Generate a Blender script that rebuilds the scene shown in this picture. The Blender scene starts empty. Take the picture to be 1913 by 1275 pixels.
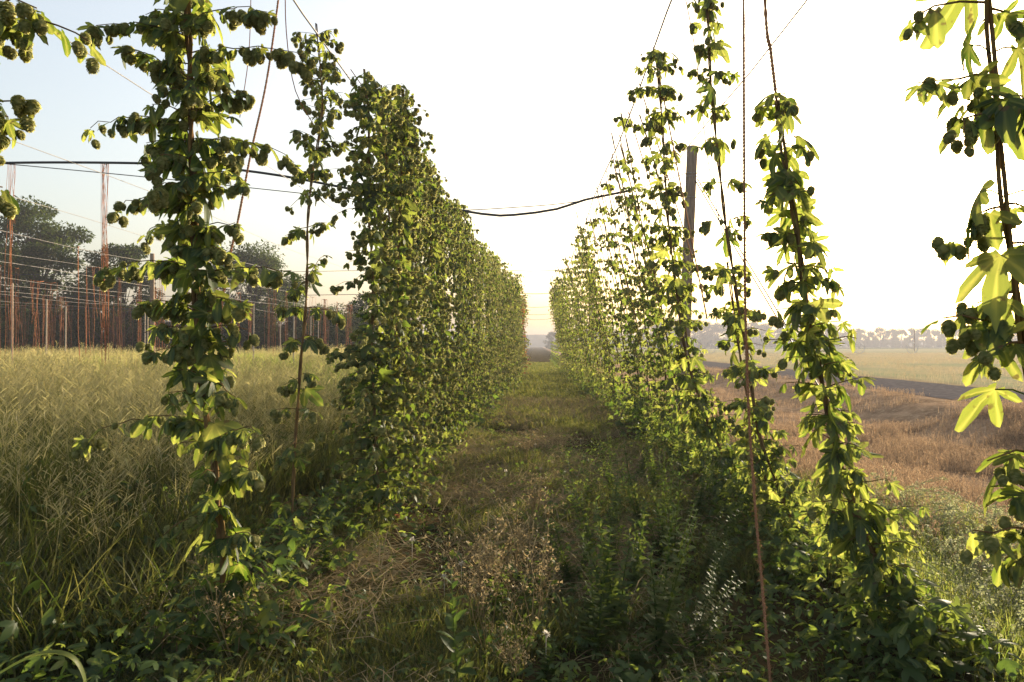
import bpy, math, numpy as np
from mathutils import Vector, Matrix
sc = bpy.context.scene
col = sc.collection
rng = np.random.default_rng(11)
R = math.radians

# ------------------------------------------------------------------ camera, sky, sun, exposure
EYE = 1.6
cam_d = bpy.data.cameras.new('camera'); cam = bpy.data.objects.new('camera', cam_d); col.objects.link(cam)
cam.location = (0, 0, EYE); cam.rotation_euler = (R(90), 0, 0)
cam_d.lens = 24; cam_d.sensor_width = 36; cam_d.clip_end = 4000; cam_d.clip_start = .05
cam_d.shift_x = -0.0254; cam_d.shift_y = 0.0039
sc.camera = cam
SUN = Vector((.663, 1.0, .192)).normalized()
EL = math.asin(SUN.z); AZ = math.atan2(SUN.x, SUN.y)
w = bpy.data.worlds.new('World'); sc.world = w; w.use_nodes = True
nt = w.node_tree
sky = nt.nodes.new('ShaderNodeTexSky'); sky.sky_type = 'NISHITA'; sky.sun_disc = False
sky.sun_elevation = EL; sky.sun_rotation = AZ
sky.air_density = 1.0; sky.dust_density = 5.5; sky.ozone_density = 1.0
veil = nt.nodes.new('ShaderNodeMix'); veil.data_type = 'RGBA'; veil.blend_type = 'ADD'; veil.inputs[0].default_value = 1   # thin white high cloud
veil.inputs[7].default_value = (.84, .80, .76, 1)
nt.links.new(sky.outputs[0], veil.inputs[6]); nt.links.new(veil.outputs[2], nt.nodes['Background'].inputs[0])
nt.nodes['Background'].inputs[1].default_value = .13
sd = bpy.data.lights.new('sun', 'SUN'); so = bpy.data.objects.new('sun', sd); col.objects.link(so)
sd.energy = 5.0; sd.angle = R(.5); sd.color = (1.0, .86, .68)
so.rotation_euler = (-SUN).to_track_quat('-Z', 'Y').to_euler()
sc.view_settings.view_transform = 'Standard'; sc.view_settings.look = 'None'
sc.view_settings.exposure = 1.44; sc.view_settings.gamma = 1
sc.cycles.max_bounces = 8; sc.cycles.diffuse_bounces = 4; sc.cycles.transmission_bounces = 5
sc.cycles.glossy_bounces = 1; sc.cycles.volume_bounces = 0; sc.cycles.transparent_max_bounces = 4
sc.cycles.use_denoising = True

# ------------------------------------------------------------------ helpers
def P(px, py, y):
    """a point seen at photo pixel (px, py) that lies y metres down the rows"""
    return np.array([(px - 1005) / 1275 * y, y, EYE + (645 - py) / 1275 * y])
def U(a, b): return rng.uniform(a, b)
def nrm(v):
    v = np.asarray(v, float); return v / (np.linalg.norm(v) + 1e-9)
def smooth01(t): t = np.clip(t, 0, 1); return t * t * (3 - 2 * t)
def noise2(x, y, s=0):
    return (np.sin(x*1.7+y*.9+s) + np.sin(x*-.8+y*1.9+1.3+s) + np.sin(x*3.1+y*-2.3+4+s)*.5 + np.sin(x*.37+y*.53+s*2)) / 3.5
def gz(x, y):
    """terrain height: flat rows, shallow dip and bank up to the gravel road on the right"""
    x = np.asarray(x, float); y = np.asarray(y, float)
    z = -.42 * smooth01((x - 3.2) / 2.5) + .52 * smooth01((x - 8.2) / 2.6)
    z = z + .10 * np.exp(-((x - 2.0) / .45) ** 2) + .10 * np.exp(-((x + 1.5) / .45) ** 2)
    amp = .05 * (1 - smooth01((x - 10) / 1.0) * (1 - smooth01((x - 17) / 3)))
    return z + amp * noise2(x * 1.3, y * 1.1) + .25 * smooth01((x - 60) / 60) 

class MB:
    def __init__(s): s.V = []; s.F = []; s.A = []; s.n = 0
    def add(s, V, F, A=None):
        if len(V) == 0: return
        s.A.append(np.zeros(len(V), np.float32) if A is None else np.asarray(A, np.float32))
        s.V.append(np.asarray(V, np.float32)); s.F.append(np.asarray(F, np.int64) + s.n); s.n += len(V)
    def inst(s, T, M, pos):
        V, F = T[:2]; M = np.asarray(M); pos = np.asarray(pos)
        if len(pos) == 0: return
        W = np.einsum('nij,vj->nvi', M, V) + pos[:, None]
        n = len(pos); FF = (F[None] + (np.arange(n) * len(V))[:, None, None]).reshape(-1, 3)
        s.add(W.reshape(-1, 3), FF, np.tile(T[2], n) if len(T) > 2 else None)
    def tube(s, pts, rad, k=5):
        pts = np.asarray(pts, float); n = len(pts)
        rad = np.broadcast_to(np.asarray(rad, float), (n,))
        t = np.gradient(pts, axis=0); t /= np.linalg.norm(t, axis=1)[:, None] + 1e-9
        ref = np.array([1., 0, 0]) if abs(t[:, 0]).mean() < .7 else np.array([0, 1., 0])
        u = np.cross(t, ref); u /= np.linalg.norm(u, axis=1)[:, None] + 1e-9
        v = np.cross(t, u)
        a = np.arange(k) / k * 2 * np.pi
        W = pts[:, None] + rad[:, None, None] * (np.cos(a)[None, :, None] * u[:, None] + np.sin(a)[None, :, None] * v[:, None])
        i = np.arange(n - 1)[:, None] * k; j = np.arange(k)[None]; j2 = (j + 1) % k
        A, B, C, D = (i + j).ravel(), (i + j2).ravel(), (i + k + j2).ravel(), (i + k + j).ravel()
        F = np.concatenate([np.stack([A, B, C], 1), np.stack([A, C, D], 1)])
        cap = [[0, q + 1, q] for q in range(1, k - 1)] + [[(n-1)*k, (n-1)*k + q, (n-1)*k + q + 1] for q in range(1, k - 1)]
        s.add(W.reshape(-1, 3), np.concatenate([F, np.array(cap)]))
    def box(s, lo, hi):
        lo = np.asarray(lo, float); hi = np.asarray(hi, float)
        V = np.array([[(lo, hi)[i][0], (lo, hi)[j][1], (lo, hi)[k][2]] for i in (0, 1) for j in (0, 1) for k in (0, 1)])
        Q = [(0, 1, 3, 2), (4, 6, 7, 5), (0, 4, 5, 1), (2, 3, 7, 6), (0, 2, 6, 4), (1, 5, 7, 3)]
        s.add(V, np.array([t for q in Q for t in ((q[0], q[1], q[2]), (q[0], q[2], q[3]))]))
    def data(s):
        return np.concatenate(s.V), np.concatenate(s.F)
    def build(s, name, mat, parent=None, off=(0, 0, 0), smooth=False):
        me = bpy.data.meshes.new(name)
        if s.V:
            V, F = s.data(); V = V - np.asarray(off, np.float32)
            me.vertices.add(len(V)); me.vertices.foreach_set('co', V.astype(np.float32).ravel())
            me.loops.add(len(F) * 3); me.loops.foreach_set('vertex_index', F.astype(np.int32).ravel())
            me.polygons.add(len(F)); me.polygons.foreach_set('loop_start', np.arange(0, len(F) * 3, 3, dtype=np.int32))
            if smooth: me.polygons.foreach_set('use_smooth', np.ones(len(F), bool))
            if any(a.any() for a in s.A): me.attributes.new('vein', 'FLOAT', 'POINT').data.foreach_set('value', np.concatenate(s.A))
            me.update(calc_edges=True)
        me.materials.append(mat)
        o = bpy.data.objects.new(name, me); col.objects.link(o)
        if parent: o.parent = parent
        return o
def tag(o, label=None, cat=None, group=None, kind=None):
    if label: o['label'] = label
    if cat: o['category'] = cat
    if group: o['group'] = group
    if kind: o['kind'] = kind
    return o
def empty(name, loc):
    o = bpy.data.objects.new(name, None); col.objects.link(o); o.location = [float(v) for v in loc]; o.empty_display_size = .1
    return o
def kids(o): return [c for c in CH.get(o.name, [])]
CH = {}
def copy_tree(o, parent=None):
    c = o.copy(); col.objects.link(c)
    if parent: c.parent = parent
    for ch in o.children: copy_tree(ch, c)
    return c
def spline(pts, step):
    pts = np.asarray(pts, float)
    p = np.concatenate([[2 * pts[0] - pts[1]], pts, [2 * pts[-1] - pts[-2]]])
    out = []
    for i in range(1, len(p) - 2):
        n = max(1, int(np.linalg.norm(p[i+1] - p[i]) / step))
        t = (np.arange(n) / n)[:, None]
        out.append(.5 * (2*p[i] + (p[i+1]-p[i-1])*t + (2*p[i-1]-5*p[i]+4*p[i+1]-p[i+2])*t*t + (-p[i-1]+3*p[i]-3*p[i+1]+p[i+2])*t**3))
    return np.concatenate(out + [pts[-1:]])
def frames(d, up=None):
    """rotation matrices [right, d, normal] for leaf directions d"""
    d = np.asarray(d, float); d = d / (np.linalg.norm(d, axis=1)[:, None] + 1e-9)
    n = np.array([0, 0, 1.]) + rng.normal(0, .45, d.shape) if up is None else up
    n = n - d * (n * d).sum(1)[:, None]; n /= np.linalg.norm(n, axis=1)[:, None] + 1e-9
    return np.stack([np.cross(d, n), d, n], 2)
def rotz(a):
    c, s_ = np.cos(a), np.sin(a); z = np.zeros_like(a); o = np.ones_like(a)
    return np.stack([np.stack([c, -s_, z], 1), np.stack([s_, c, z], 1), np.stack([z, z, o], 1)], 1)

# ------------------------------------------------------------------ materials
def leafmat(name, d1, d2, t1, t2, tf=.5, gloss=.06, rough=.45, hue=None, ns=0):
    m = bpy.data.materials.new(name); m.use_nodes = True; n = m.node_tree.nodes; L = m.node_tree.links
    n.remove(n['Principled BSDF'])
    g = n.new('ShaderNodeNewGeometry')
    at = n.new('ShaderNodeAttribute'); at.attribute_name = 'vein'
    fac = n.new('ShaderNodeMath'); fac.operation = 'MULTIPLY_ADD'; fac.inputs[1].default_value = 1.1
    L.new(at.outputs['Fac'], fac.inputs[0]); L.new(g.outputs['Random Per Island'], fac.inputs[2])
    if hue:
        nz = n.new('ShaderNodeTexNoise'); nz.inputs['Scale'].default_value = 38; tc = n.new('ShaderNodeTexCoord'); L.new(tc.outputs['Object'], nz.inputs[0])
        sp = n.new('ShaderNodeMapRange'); sp.inputs[1].default_value = .63; sp.inputs[2].default_value = .70; sp.inputs[4].default_value = .8; L.new(nz.outputs[0], sp.inputs[0])
    def mix(a, b):
        c = mix0(a, b)
        if not hue: return c
        y_ = n.new('ShaderNodeMix'); y_.data_type = 'RGBA'; L.new(sp.outputs[0], y_.inputs[0]); L.new(c, y_.inputs[6]); y_.inputs[7].default_value = (*hue, 1); return y_.outputs[2]
    def mix0(a, b):
        x = n.new('ShaderNodeMix'); x.data_type = 'RGBA'; x.clamp_factor = False
        x.inputs[6].default_value = (*a, 1); x.inputs[7].default_value = (*b, 1)
        L.new(fac.outputs[0], x.inputs[0]); return x.outputs[2]
    df = n.new('ShaderNodeBsdfDiffuse'); tr = n.new('ShaderNodeBsdfTranslucent'); gl = n.new('ShaderNodeBsdfGlossy')
    L.new(mix(d1, d2), df.inputs[0]); L.new(mix(t1, t2), tr.inputs[0])
    gl.inputs['Roughness'].default_value = rough; gl.inputs[0].default_value = (.9, .9, .85, 1)
    a = n.new('ShaderNodeMixShader'); a.inputs[0].default_value = tf
    L.new(df.outputs[0], a.inputs[1]); L.new(tr.outputs[0], a.inputs[2])
    b = n.new('ShaderNodeMixShader'); b.inputs[0].default_value = gloss
    L.new(a.outputs[0], b.inputs[1]); L.new(gl.outputs[0], b.inputs[2])
    L.new(b.outputs[0], n['Material Output'].inputs[0])
    return m
def solid(name, c1, c2, scale=20, rough=.8, metal=0, stretch=(1, 1, 1), bump=.3):
    m = bpy.data.materials.new(name); m.use_nodes = True; n = m.node_tree.nodes; L = m.node_tree.links
    p = n['Principled BSDF']; p.inputs['Roughness'].default_value = rough; p.inputs['Specular IOR Level'].default_value = 0 if rough > .75 else .4; p.inputs['Metallic'].default_value = metal
    tc = n.new('ShaderNodeTexCoord'); mp = n.new('ShaderNodeMapping'); mp.inputs['Scale'].default_value = stretch
    nz = n.new('ShaderNodeTexNoise'); nz.inputs['Scale'].default_value = scale; nz.inputs['Detail'].default_value = 6
    x = n.new('ShaderNodeMix'); x.data_type = 'RGBA'; x.inputs[6].default_value = (*c1, 1); x.inputs[7].default_value = (*c2, 1)
    L.new(tc.outputs['Object'], mp.inputs[0]); L.new(mp.outputs[0], nz.inputs[0])
    rp = n.new('ShaderNodeMapRange'); rp.inputs[1].default_value = .35; rp.inputs[2].default_value = .65
    L.new(nz.outputs[0], rp.inputs[0]); L.new(rp.outputs[0], x.inputs[0]); L.new(x.outputs[2], p.inputs['Base Color'])
    if bump:
        bp = n.new('ShaderNodeBump'); bp.inputs['Strength'].default_value = bump; bp.inputs['Distance'].default_value = .02
        L.new(nz.outputs[0], bp.inputs['Height']); L.new(bp.outputs[0], p.inputs['Normal'])
    return m
M = {}
M['hop'] = leafmat('hop_leaf', (.013, .031, .007), (.036, .070, .015), (.13, .22, .018), (.40, .44, .07), .44, .025, .55, hue=(.13, .085, .03))
M['cone'] = leafmat('hop_cone', (.11, .135, .035), (.32, .31, .115), (.42, .43, .12), (.64, .58, .24), .55, .015, .6)
M['dead'] = leafmat('dead_hop_leaf', (.22, .075, .03), (.32, .13, .05), (.40, .14, .05), (.5, .22, .08), .4, .02)
M['bine'] = solid('bine_bark', (.10, .060, .030), (.20, .13, .055), 40, .8, stretch=(1, 1, .2))
M['twine'] = solid('orange_twine', (.22, .085, .040), (.34, .15, .075), 120, .95)
M['rope'] = solid('coir_rope', (.24, .115, .06), (.38, .20, .11), 150, .95)
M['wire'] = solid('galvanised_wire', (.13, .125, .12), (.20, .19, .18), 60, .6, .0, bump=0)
M['lit_wire'] = solid('painted_sunlit_wire', (.20, .185, .16), (.30, .275, .24), 60, .7, 0, bump=0)  # lighter copy of the galvanised wire, with sunlight put into its colour
M['hose'] = solid('black_hose', (.018, .018, .020), (.03, .03, .032), 30, .5, bump=0)
M['wood'] = solid('weathered_wood', (.16, .12, .088), (.32, .24, .18), 14, .85, stretch=(6, 6, .35), bump=.6)
M['pale_wood'] = solid('pale_stake', (.34, .27, .20), (.46, .38, .29), 14, .85, stretch=(6, 6, .35))
M['steel'] = solid('dull_steel', (.22, .23, .24), (.30, .31, .32), 8, .5, .5, bump=0)
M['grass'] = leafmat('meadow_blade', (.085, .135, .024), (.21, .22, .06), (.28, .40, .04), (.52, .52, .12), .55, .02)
M['gold'] = leafmat('golden_seed', (.28, .235, .09), (.44, .36, .16), (.42, .37, .12), (.60, .52, .22), .5, .02)
M['stubble'] = leafmat('pale_stubble', (.24, .19, .11), (.40, .33, .20), (.30, .23, .12), (.46, .38, .22), .4, .01)
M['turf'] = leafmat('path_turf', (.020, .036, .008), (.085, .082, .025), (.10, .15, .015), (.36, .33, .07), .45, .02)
M['straw'] = leafmat('straw', (.16, .12, .055), (.36, .28, .14), (.24, .17, .07), (.44, .34, .17), .38, .02)
M['brown'] = leafmat('dry_brown', (.15, .095, .055), (.36, .26, .16), (.22, .13, .07), (.44, .32, .19), .42, .01)
M['weed'] = leafmat('weed_leaf', (.022, .046, .014), (.048, .080, .022), (.14, .24, .025), (.34, .40, .06), .44, .02, .45)
M['silver'] = leafmat('silver_weed', (.13, .15, .07), (.32, .30, .19), (.24, .30, .09), (.46, .45, .24), .45, .02)
M['tree'] = leafmat('tree_leaf', (.022, .040, .012), (.055, .075, .022), (.06, .10, .015), (.14, .17, .03), .3, 0)
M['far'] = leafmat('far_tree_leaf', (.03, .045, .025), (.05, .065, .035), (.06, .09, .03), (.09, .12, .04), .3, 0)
M['bark'] = solid('tree_bark', (.05, .04, .03), (.10, .08, .06), 8, .9, stretch=(1, 1, .3))
M['puff'] = leafmat('seed_puff', (.5, .45, .36), (.6, .55, .45), (.5, .45, .36), (.6, .55, .45), .5, 0)
M['orange'] = leafmat('orange_petal', (.5, .22, .10), (.6, .30, .15), (.5, .2, .08), (.6, .26, .12), .4, 0)

def ground_mat():
    m = bpy.data.materials.new('ground_soil'); m.use_nodes = True; n = m.node_tree.nodes; L = m.node_tree.links
    p = n['Principled BSDF']; p.inputs['Roughness'].default_value = .95; p.inputs['Specular IOR Level'].default_value = 0
    tc = n.new('ShaderNodeTexCoord'); sp = n.new('ShaderNodeSeparateXYZ'); L.new(tc.outputs['Object'], sp.inputs[0])
    def nz(s, d=8):
        q = n.new('ShaderNodeTexNoise'); q.inputs['Scale'].default_value = s; q.inputs['Detail'].default_value = d; q.inputs['Roughness'].default_value = .65
        L.new(tc.outputs['Object'], q.inputs[0]); return q.outputs[0]
    def ramp(f, a, b, lo=.38, hi=.62):
        r = n.new('ShaderNodeMapRange'); r.inputs[1].default_value = lo; r.inputs[2].default_value = hi; L.new(f, r.inputs[0])
        return mixc(r.outputs[0], a, b)
    def mixc(f, a, b):
        x = n.new('ShaderNodeMix'); x.data_type = 'RGBA'; L.new(f, x.inputs[0])
        for i, v in ((6, a), (7, b)):
            if isinstance(v, tuple): x.inputs[i].default_value = (*v, 1)
            else: L.new(v, x.inputs[i])
        return x.outputs[2]
    def band(lo, hi, wob=.6):
        ad = n.new('ShaderNodeMath'); ad.operation = 'MULTIPLY_ADD'; L.new(nz(.8, 4), ad.inputs[0]); ad.inputs[1].default_value = wob; L.new(sp.outputs[0], ad.inputs[2])
        r = n.new('ShaderNodeMapRange'); r.inputs[1].default_value = lo; r.inputs[2].default_value = hi; L.new(ad.outputs[0], r.inputs[0]); return r.outputs[0]
    path = ramp(nz(1.6), (.030, .026, .012), (.10, .066, .032))
    path = ramp(nz(14), path, (.065, .068, .022), .45, .75)
    dry = ramp(nz(1.1), (.17, .108, .064), (.33, .225, .14))
    dry = ramp(nz(9), dry, (.40, .30, .19), .5, .75)
    fld = ramp(nz(.09), (.36, .30, .17), (.24, .25, .13))
    fld = ramp(nz(2.2), fld, (.42, .34, .17), .5, .8)
    c = mixc(band(2.9, 3.9), path, dry); c = mixc(band(15.3, 17.5), c, fld)
    L.new(c, p.inputs['Base Color'])
    bp = n.new('ShaderNodeBump'); bp.inputs['Strength'].default_value = .8; bp.inputs['Distance'].default_value = .05
    L.new(nz(18), bp.inputs['Height']); L.new(bp.outputs[0], p.inputs['Normal'])
    return m

# ------------------------------------------------------------------ setting: ground, road, hills
def graded(lo, hi, c, fine, grow):
    a = [c]; s_ = fine
    while a[-1] < hi: a.append(a[-1] + s_); s_ *= grow
    b = [c]; s_ = fine
    while b[-1] > lo: b.append(b[-1] - s_); s_ *= grow
    return np.clip(np.array(b[::-1] + a[1:]), lo, hi)
gx = np.unique(np.concatenate([np.arange(-8, 18, .2), graded(-500, 500, 0, .5, 1.07)]))
gy = np.unique(np.concatenate([np.arange(0, 30, .25), graded(-40, 640, 5, .5, 1.05)]))
GX, GY = np.meshgrid(gx, gy); nx, ny = len(gx), len(gy)
b = MB(); V = np.stack([GX, GY, gz(GX, GY)], 2).reshape(-1, 3)
i = (np.arange(ny - 1)[:, None] * nx + np.arange(nx - 1)[None]).ravel()
b.add(V, np.concatenate([np.stack([i, i + 1, i + nx + 1], 1), np.stack([i, i + nx + 1, i + nx], 1)]))
tag(b.build('ground', ground_mat(), smooth=True), kind='structure')
b = MB(); ys = np.concatenate([np.arange(-30, 60, 1.), np.arange(60, 601, 10.)]); xs = np.linspace(11.3, 15.4, 9)
V = []
for k, x in enumerate(xs):
    e = (k in (0, 8)) * .18
    xx = x + e * noise2(ys * 1.1, ys * .3, k); V.append(np.stack([xx, ys, gz(xx, ys) + .012 + .02 * np.sin(k / 8 * np.pi)], 1))
V = np.stack(V, 1).reshape(-1, 3); nn = len(xs)
i = (np.arange(len(ys) - 1)[:, None] * nn + np.arange(nn - 1)[None]).ravel()
b.add(V, np.concatenate([np.stack([i, i + 1, i + nn + 1], 1), np.stack([i, i + nn + 1, i + nn], 1)]))
tag(b.build('gravel_road', solid('road_gravel', (.075, .066, .064), (.13, .115, .11), 6, .9, bump=.8), smooth=True), kind='structure')
b = MB(); xs = np.linspace(-480, 480, 120); prof = 6 + 4.5 * np.exp(-((xs + 6) / 40) ** 2) + 2 * noise2(xs * .02, xs * .013)
V = []
for f, dy in ((0, 0), (.55, 12), (.85, 22), (1, 32), (.7, 42), (0, 55)):
    V.append(np.stack([xs, 560 + dy + 0 * xs, f * prof - .1], 1))
V = np.stack(V, 0).reshape(-1, 3); i = (np.arange(5)[:, None] * 120 + np.arange(119)[None]).ravel()
b.add(V, np.concatenate([np.stack([i, i + 1, i + 121], 1), np.stack([i, i + 121, i + 120], 1)]))
tag(b.build('hills', solid('hill_scrub', (.05, .06, .04), (.09, .09, .06), .1, .95, bump=0), smooth=True), kind='structure')

# ------------------------------------------------------------------ templates
def palm(lobes, nseg, serr, seed, droop=.35, fold=.10):
    """palmate hop leaf, petiole at the origin, tip at y = 1"""
    r_ = np.random.default_rng(seed)
    th = np.linspace(-2.5, 2.5, nseg)
    r = np.full(nseg, .16)
    near = np.full(nseg, 9.)
    for a, l, w_ in lobes:
        q = np.clip(np.abs(th - a) / w_, 0, 1)
        r = np.maximum(r, l * (1 - q ** 1.25) ** .75); near = np.minimum(near, np.abs(th - a))
    r *= 1 + serr * np.where(np.arange(nseg) % 2, -1, 1) + r_.normal(0, .02, nseg)
    V = [[0, 0, 0]]; rings = (.5, 1.0)
    for f in rings:
        rr = r * f if f == 1 else np.minimum(r * f, .34)
        z = -droop * rr ** 2 + fold * np.minimum(near, .5) * rr * 2 - .12 * np.abs(np.sin(th)) * rr
        V += list(np.stack([np.sin(th) * rr, np.cos(th) * rr, z], 1))
    F = []
    for k in range(nseg - 1):
        F.append([0, k + 2, k + 1]); a = 1 + k; c = 1 + nseg + k
        F += [[a, a + 1, c + 1], [a, c + 1, c]]
    ve = np.concatenate([[1], (near < .055), (near < .055)]) if nseg > 25 else np.zeros(2 * nseg + 1)
    return np.array(V, float), np.array(F), ve.astype(float)
L5 = ((0, 1, .52), (.80, .84, .50), (-.80, .84, .50), (1.6, .55, .6), (-1.6, .55, .6))
L3 = ((0, 1, .72), (.95, .80, .72), (-.95, .78, .70))
HI = [palm(L5, 61, .035, 1), palm(L3, 49, .03, 2, .5), palm(((0, 1, .5), (.8, .8, .45), (-.9, .7, .5), (1.7, .5, .5)), 55, .03, 3, .3, .16)]
OV = [palm(((0, 1, .75),), 27, .03, 4, .5), palm(((0, 1, .6), (.7, .5, .5)), 27, .03, 5, .3, .2)]
MID = [palm(L3, 19, 0, 6), palm(L5, 23, 0, 7, .5), palm(((0, 1, .75),), 13, 0, 8, .5)]
LOW = [palm(((0, 1, .9),), 7, 0, 9, .4), palm(L3, 9, 0, 10, .5)]
def lance(w_=.2, bend=.3, n=4):
    V, F = [], []
    for k in range(n + 1):
        t = k / n; ww = w_ * math.sin(math.pi * (t * .92 + .06)) ** .8
        V += [[-ww, t, -bend * t * t + .05 * 0], [0, t, -bend * t * t - ww * .25], [ww, t, -bend * t * t]]
    for k in range(n):
        a = 3 * k
        for q in (0, 1): F += [[a + q, a + q + 1, a + q + 4], [a + q, a + q + 4, a + q + 3]]
    return np.array(V), np.array(F)
LAN = lance(); BROAD = lance(.30, .4)
def conet(rings, per, core, seed):
    """hop cone hanging along -z, length 1: overlapping pointed bracts round a core"""
    r_ = np.random.default_rng(seed); m = MB()
    zz = np.linspace(0, 1, core + 1); prof = lambda t: .30 * np.sin(np.pi * np.clip(t * .86 + .10, 0, 1)) ** .7
    pts = np.stack([0 * zz, 0 * zz, -zz], 1); m.tube(pts, prof(zz) * .62 + .005, max(5, per))
    T = []
    for i in range(rings):
        t = (i + .1) / rings * .93
        for j in range(per):
            a = (j + .5 * (i % 2) + r_.uniform(-.15, .15)) / per * 2 * np.pi
            r0 = prof(t) * .78; l = (.30 if rings < 9 else .235) * r_.uniform(.85, 1.2); wd = np.pi * max(prof(t), .16) / per * 1.5
            o = np.array([np.cos(a), np.sin(a), 0]); s_ = np.array([-np.sin(a), np.cos(a), 0])
            flare = r_.uniform(.06, .22)
            p0 = o * r0 + [0, 0, -t + .03]; p1 = o * (prof(min(1, t + .15)) * .95 + flare * .6 + .02) + [0, 0, -t - l * .55]
            p2 = o * (prof(min(1, t + .28)) * .8 + flare * 1.3) + [0, 0, -t - l]
            m.add(np.array([p0 - s_ * wd * .6, p0 + s_ * wd * .6, p1 - s_ * wd, p1 + s_ * wd, p1 + o * .03, p2]),
                  np.array([[0, 1, 4], [0, 4, 2], [1, 3, 4], [2, 4, 5], [4, 3, 5]]))
    return m.data()
CHI = [conet(11, 8, 7, s_) for s_ in (1, 2, 3)]
CMID = [conet(5, 5, 5, s_) for s_ in (4, 5)]
CLOW = [conet(2, 4, 3, s_) for s_ in (6, 7)]
CONE_ME = []
for T in CHI:
    b = MB(); b.add(*T); o = b.build('hop_cone', M['cone']); CONE_ME.append(o.data); bpy.data.objects.remove(o)

# ------------------------------------------------------------------ hop vines
class Fol:
    def __init__(s): s.d = {}
    def add(s, T, p, d, size): s.d.setdefault(id(T), (T, [], [], []))[1].append(p); e = s.d[id(T)]; e[2].append(d); e[3].append(size)
    def into(s, mb):
        for T, p, d, z in s.d.values():
            mb.inst(T, frames(np.array(d)) * np.array(z)[:, None, None], p)
        return mb
class Cones(Fol):
    def into(s, mb):
        for T, p, d, z in s.d.values():
            d = np.array(d); Rm = frames(-d)            # y axis = up the cone
            Rm = np.stack([Rm[:, :, 0], -Rm[:, :, 2], Rm[:, :, 1]], 2)
            mb.inst(T, Rm * np.array(z)[:, None, None], p)
        return mb
def pick(lst): return lst[int(rng.integers(len(lst)))]
SETS = {'hi': (HI, OV + HI[:1], CHI), 'mid': (MID, MID, CMID), 'low': (LOW, LOW, CLOW)}

def shoot(base, dv, L, fol, cn, tw, lv='mid', ls=.10, cs=.062, cd=1.0, droop=.35, step=.055, rise=.15, lp=.62):
    n = max(2, int(L / step)); dv = nrm(dv)
    t = np.arange(n + 1) / n
    pts = base + dv * L * t[:, None] + np.stack([rng.normal(0, .011, n + 1) * t ** .5, rng.normal(0, .011, n + 1) * t ** .5, L * (rise * t - droop * t * t) + rng.normal(0, .008, n + 1) * t], 1)
    tw.tube(pts, .0035 - .0018 * t, 4 if lv != 'hi' else 6)
    big, sm, cs_ = SETS[lv]
    for k in range(1, n + 1):
        tg = nrm(pts[k] - pts[k-1]); sd_ = nrm(np.cross(tg, [0, 0, 1.]))
        for s_ in (-1, 1):
            if rng.random() < lp:
                d = nrm(sd_ * s_ * U(.4, 1) + tg * U(.1, .6) + np.array([0, 0, -U(.2, 1.3)]))
                fol.add(pick(sm) if k > 1 else pick(big), pts[k] + d * .015, d, ls * (1.05 - .5 * t[k]) * U(.65, 1.2))
        for q in range(rng.poisson(cd * (.5 + 1.1 * t[k]))):
            a = U(0, 6.28); o = np.array([math.cos(a), math.sin(a), 0]) * U(.01, .035)
            cn.add(pick(cs_), pts[k] + o + [0, 0, -U(-.01, .055)], nrm([rng.normal(0, .3), rng.normal(0, .3), -1]), cs * U(.65, 1.15))
    return pts
def stemmesh(st, r=.008, strands=2, twist=9, rope=None):
    b_ = MB(); s_ = np.concatenate([[0], np.cumsum(np.linalg.norm(np.diff(st, axis=0), axis=1))])
    for k in range(strands):
        a = s_ * twist + k * 2 * np.pi / strands + .6 * np.sin(s_ * 2.3 + k)
        b_.tube(st + np.stack([np.cos(a), np.sin(a), 0 * a], 1) * r * .9, r * (1.05 - .35 * s_ / s_[-1]), 6)
    return b_
def stem_leaves(p, fol, lv, ls, k=2, tw=None, bias=None):
    a0 = U(0, 6.28)
    for q in range(k):
        a = a0 + q * np.pi * 2 / k + U(-.5, .5); o = np.array([math.cos(a), math.sin(a), U(.0, .35)])
        if bias is not None: o = o + bias
        e = p + o * U(.03, .085)
        if tw is not None: tw.tube([p, (p + e) / 2 + [0, 0, .008], e], .002, 4)
        d = nrm(o * [1, 1, 0] * U(.35, 1) + np.array([0, 0, -U(.4, 1.4)]))
        fol.add(pick(SETS[lv][0]), e, d, ls * U(.7, 1.2))

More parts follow.
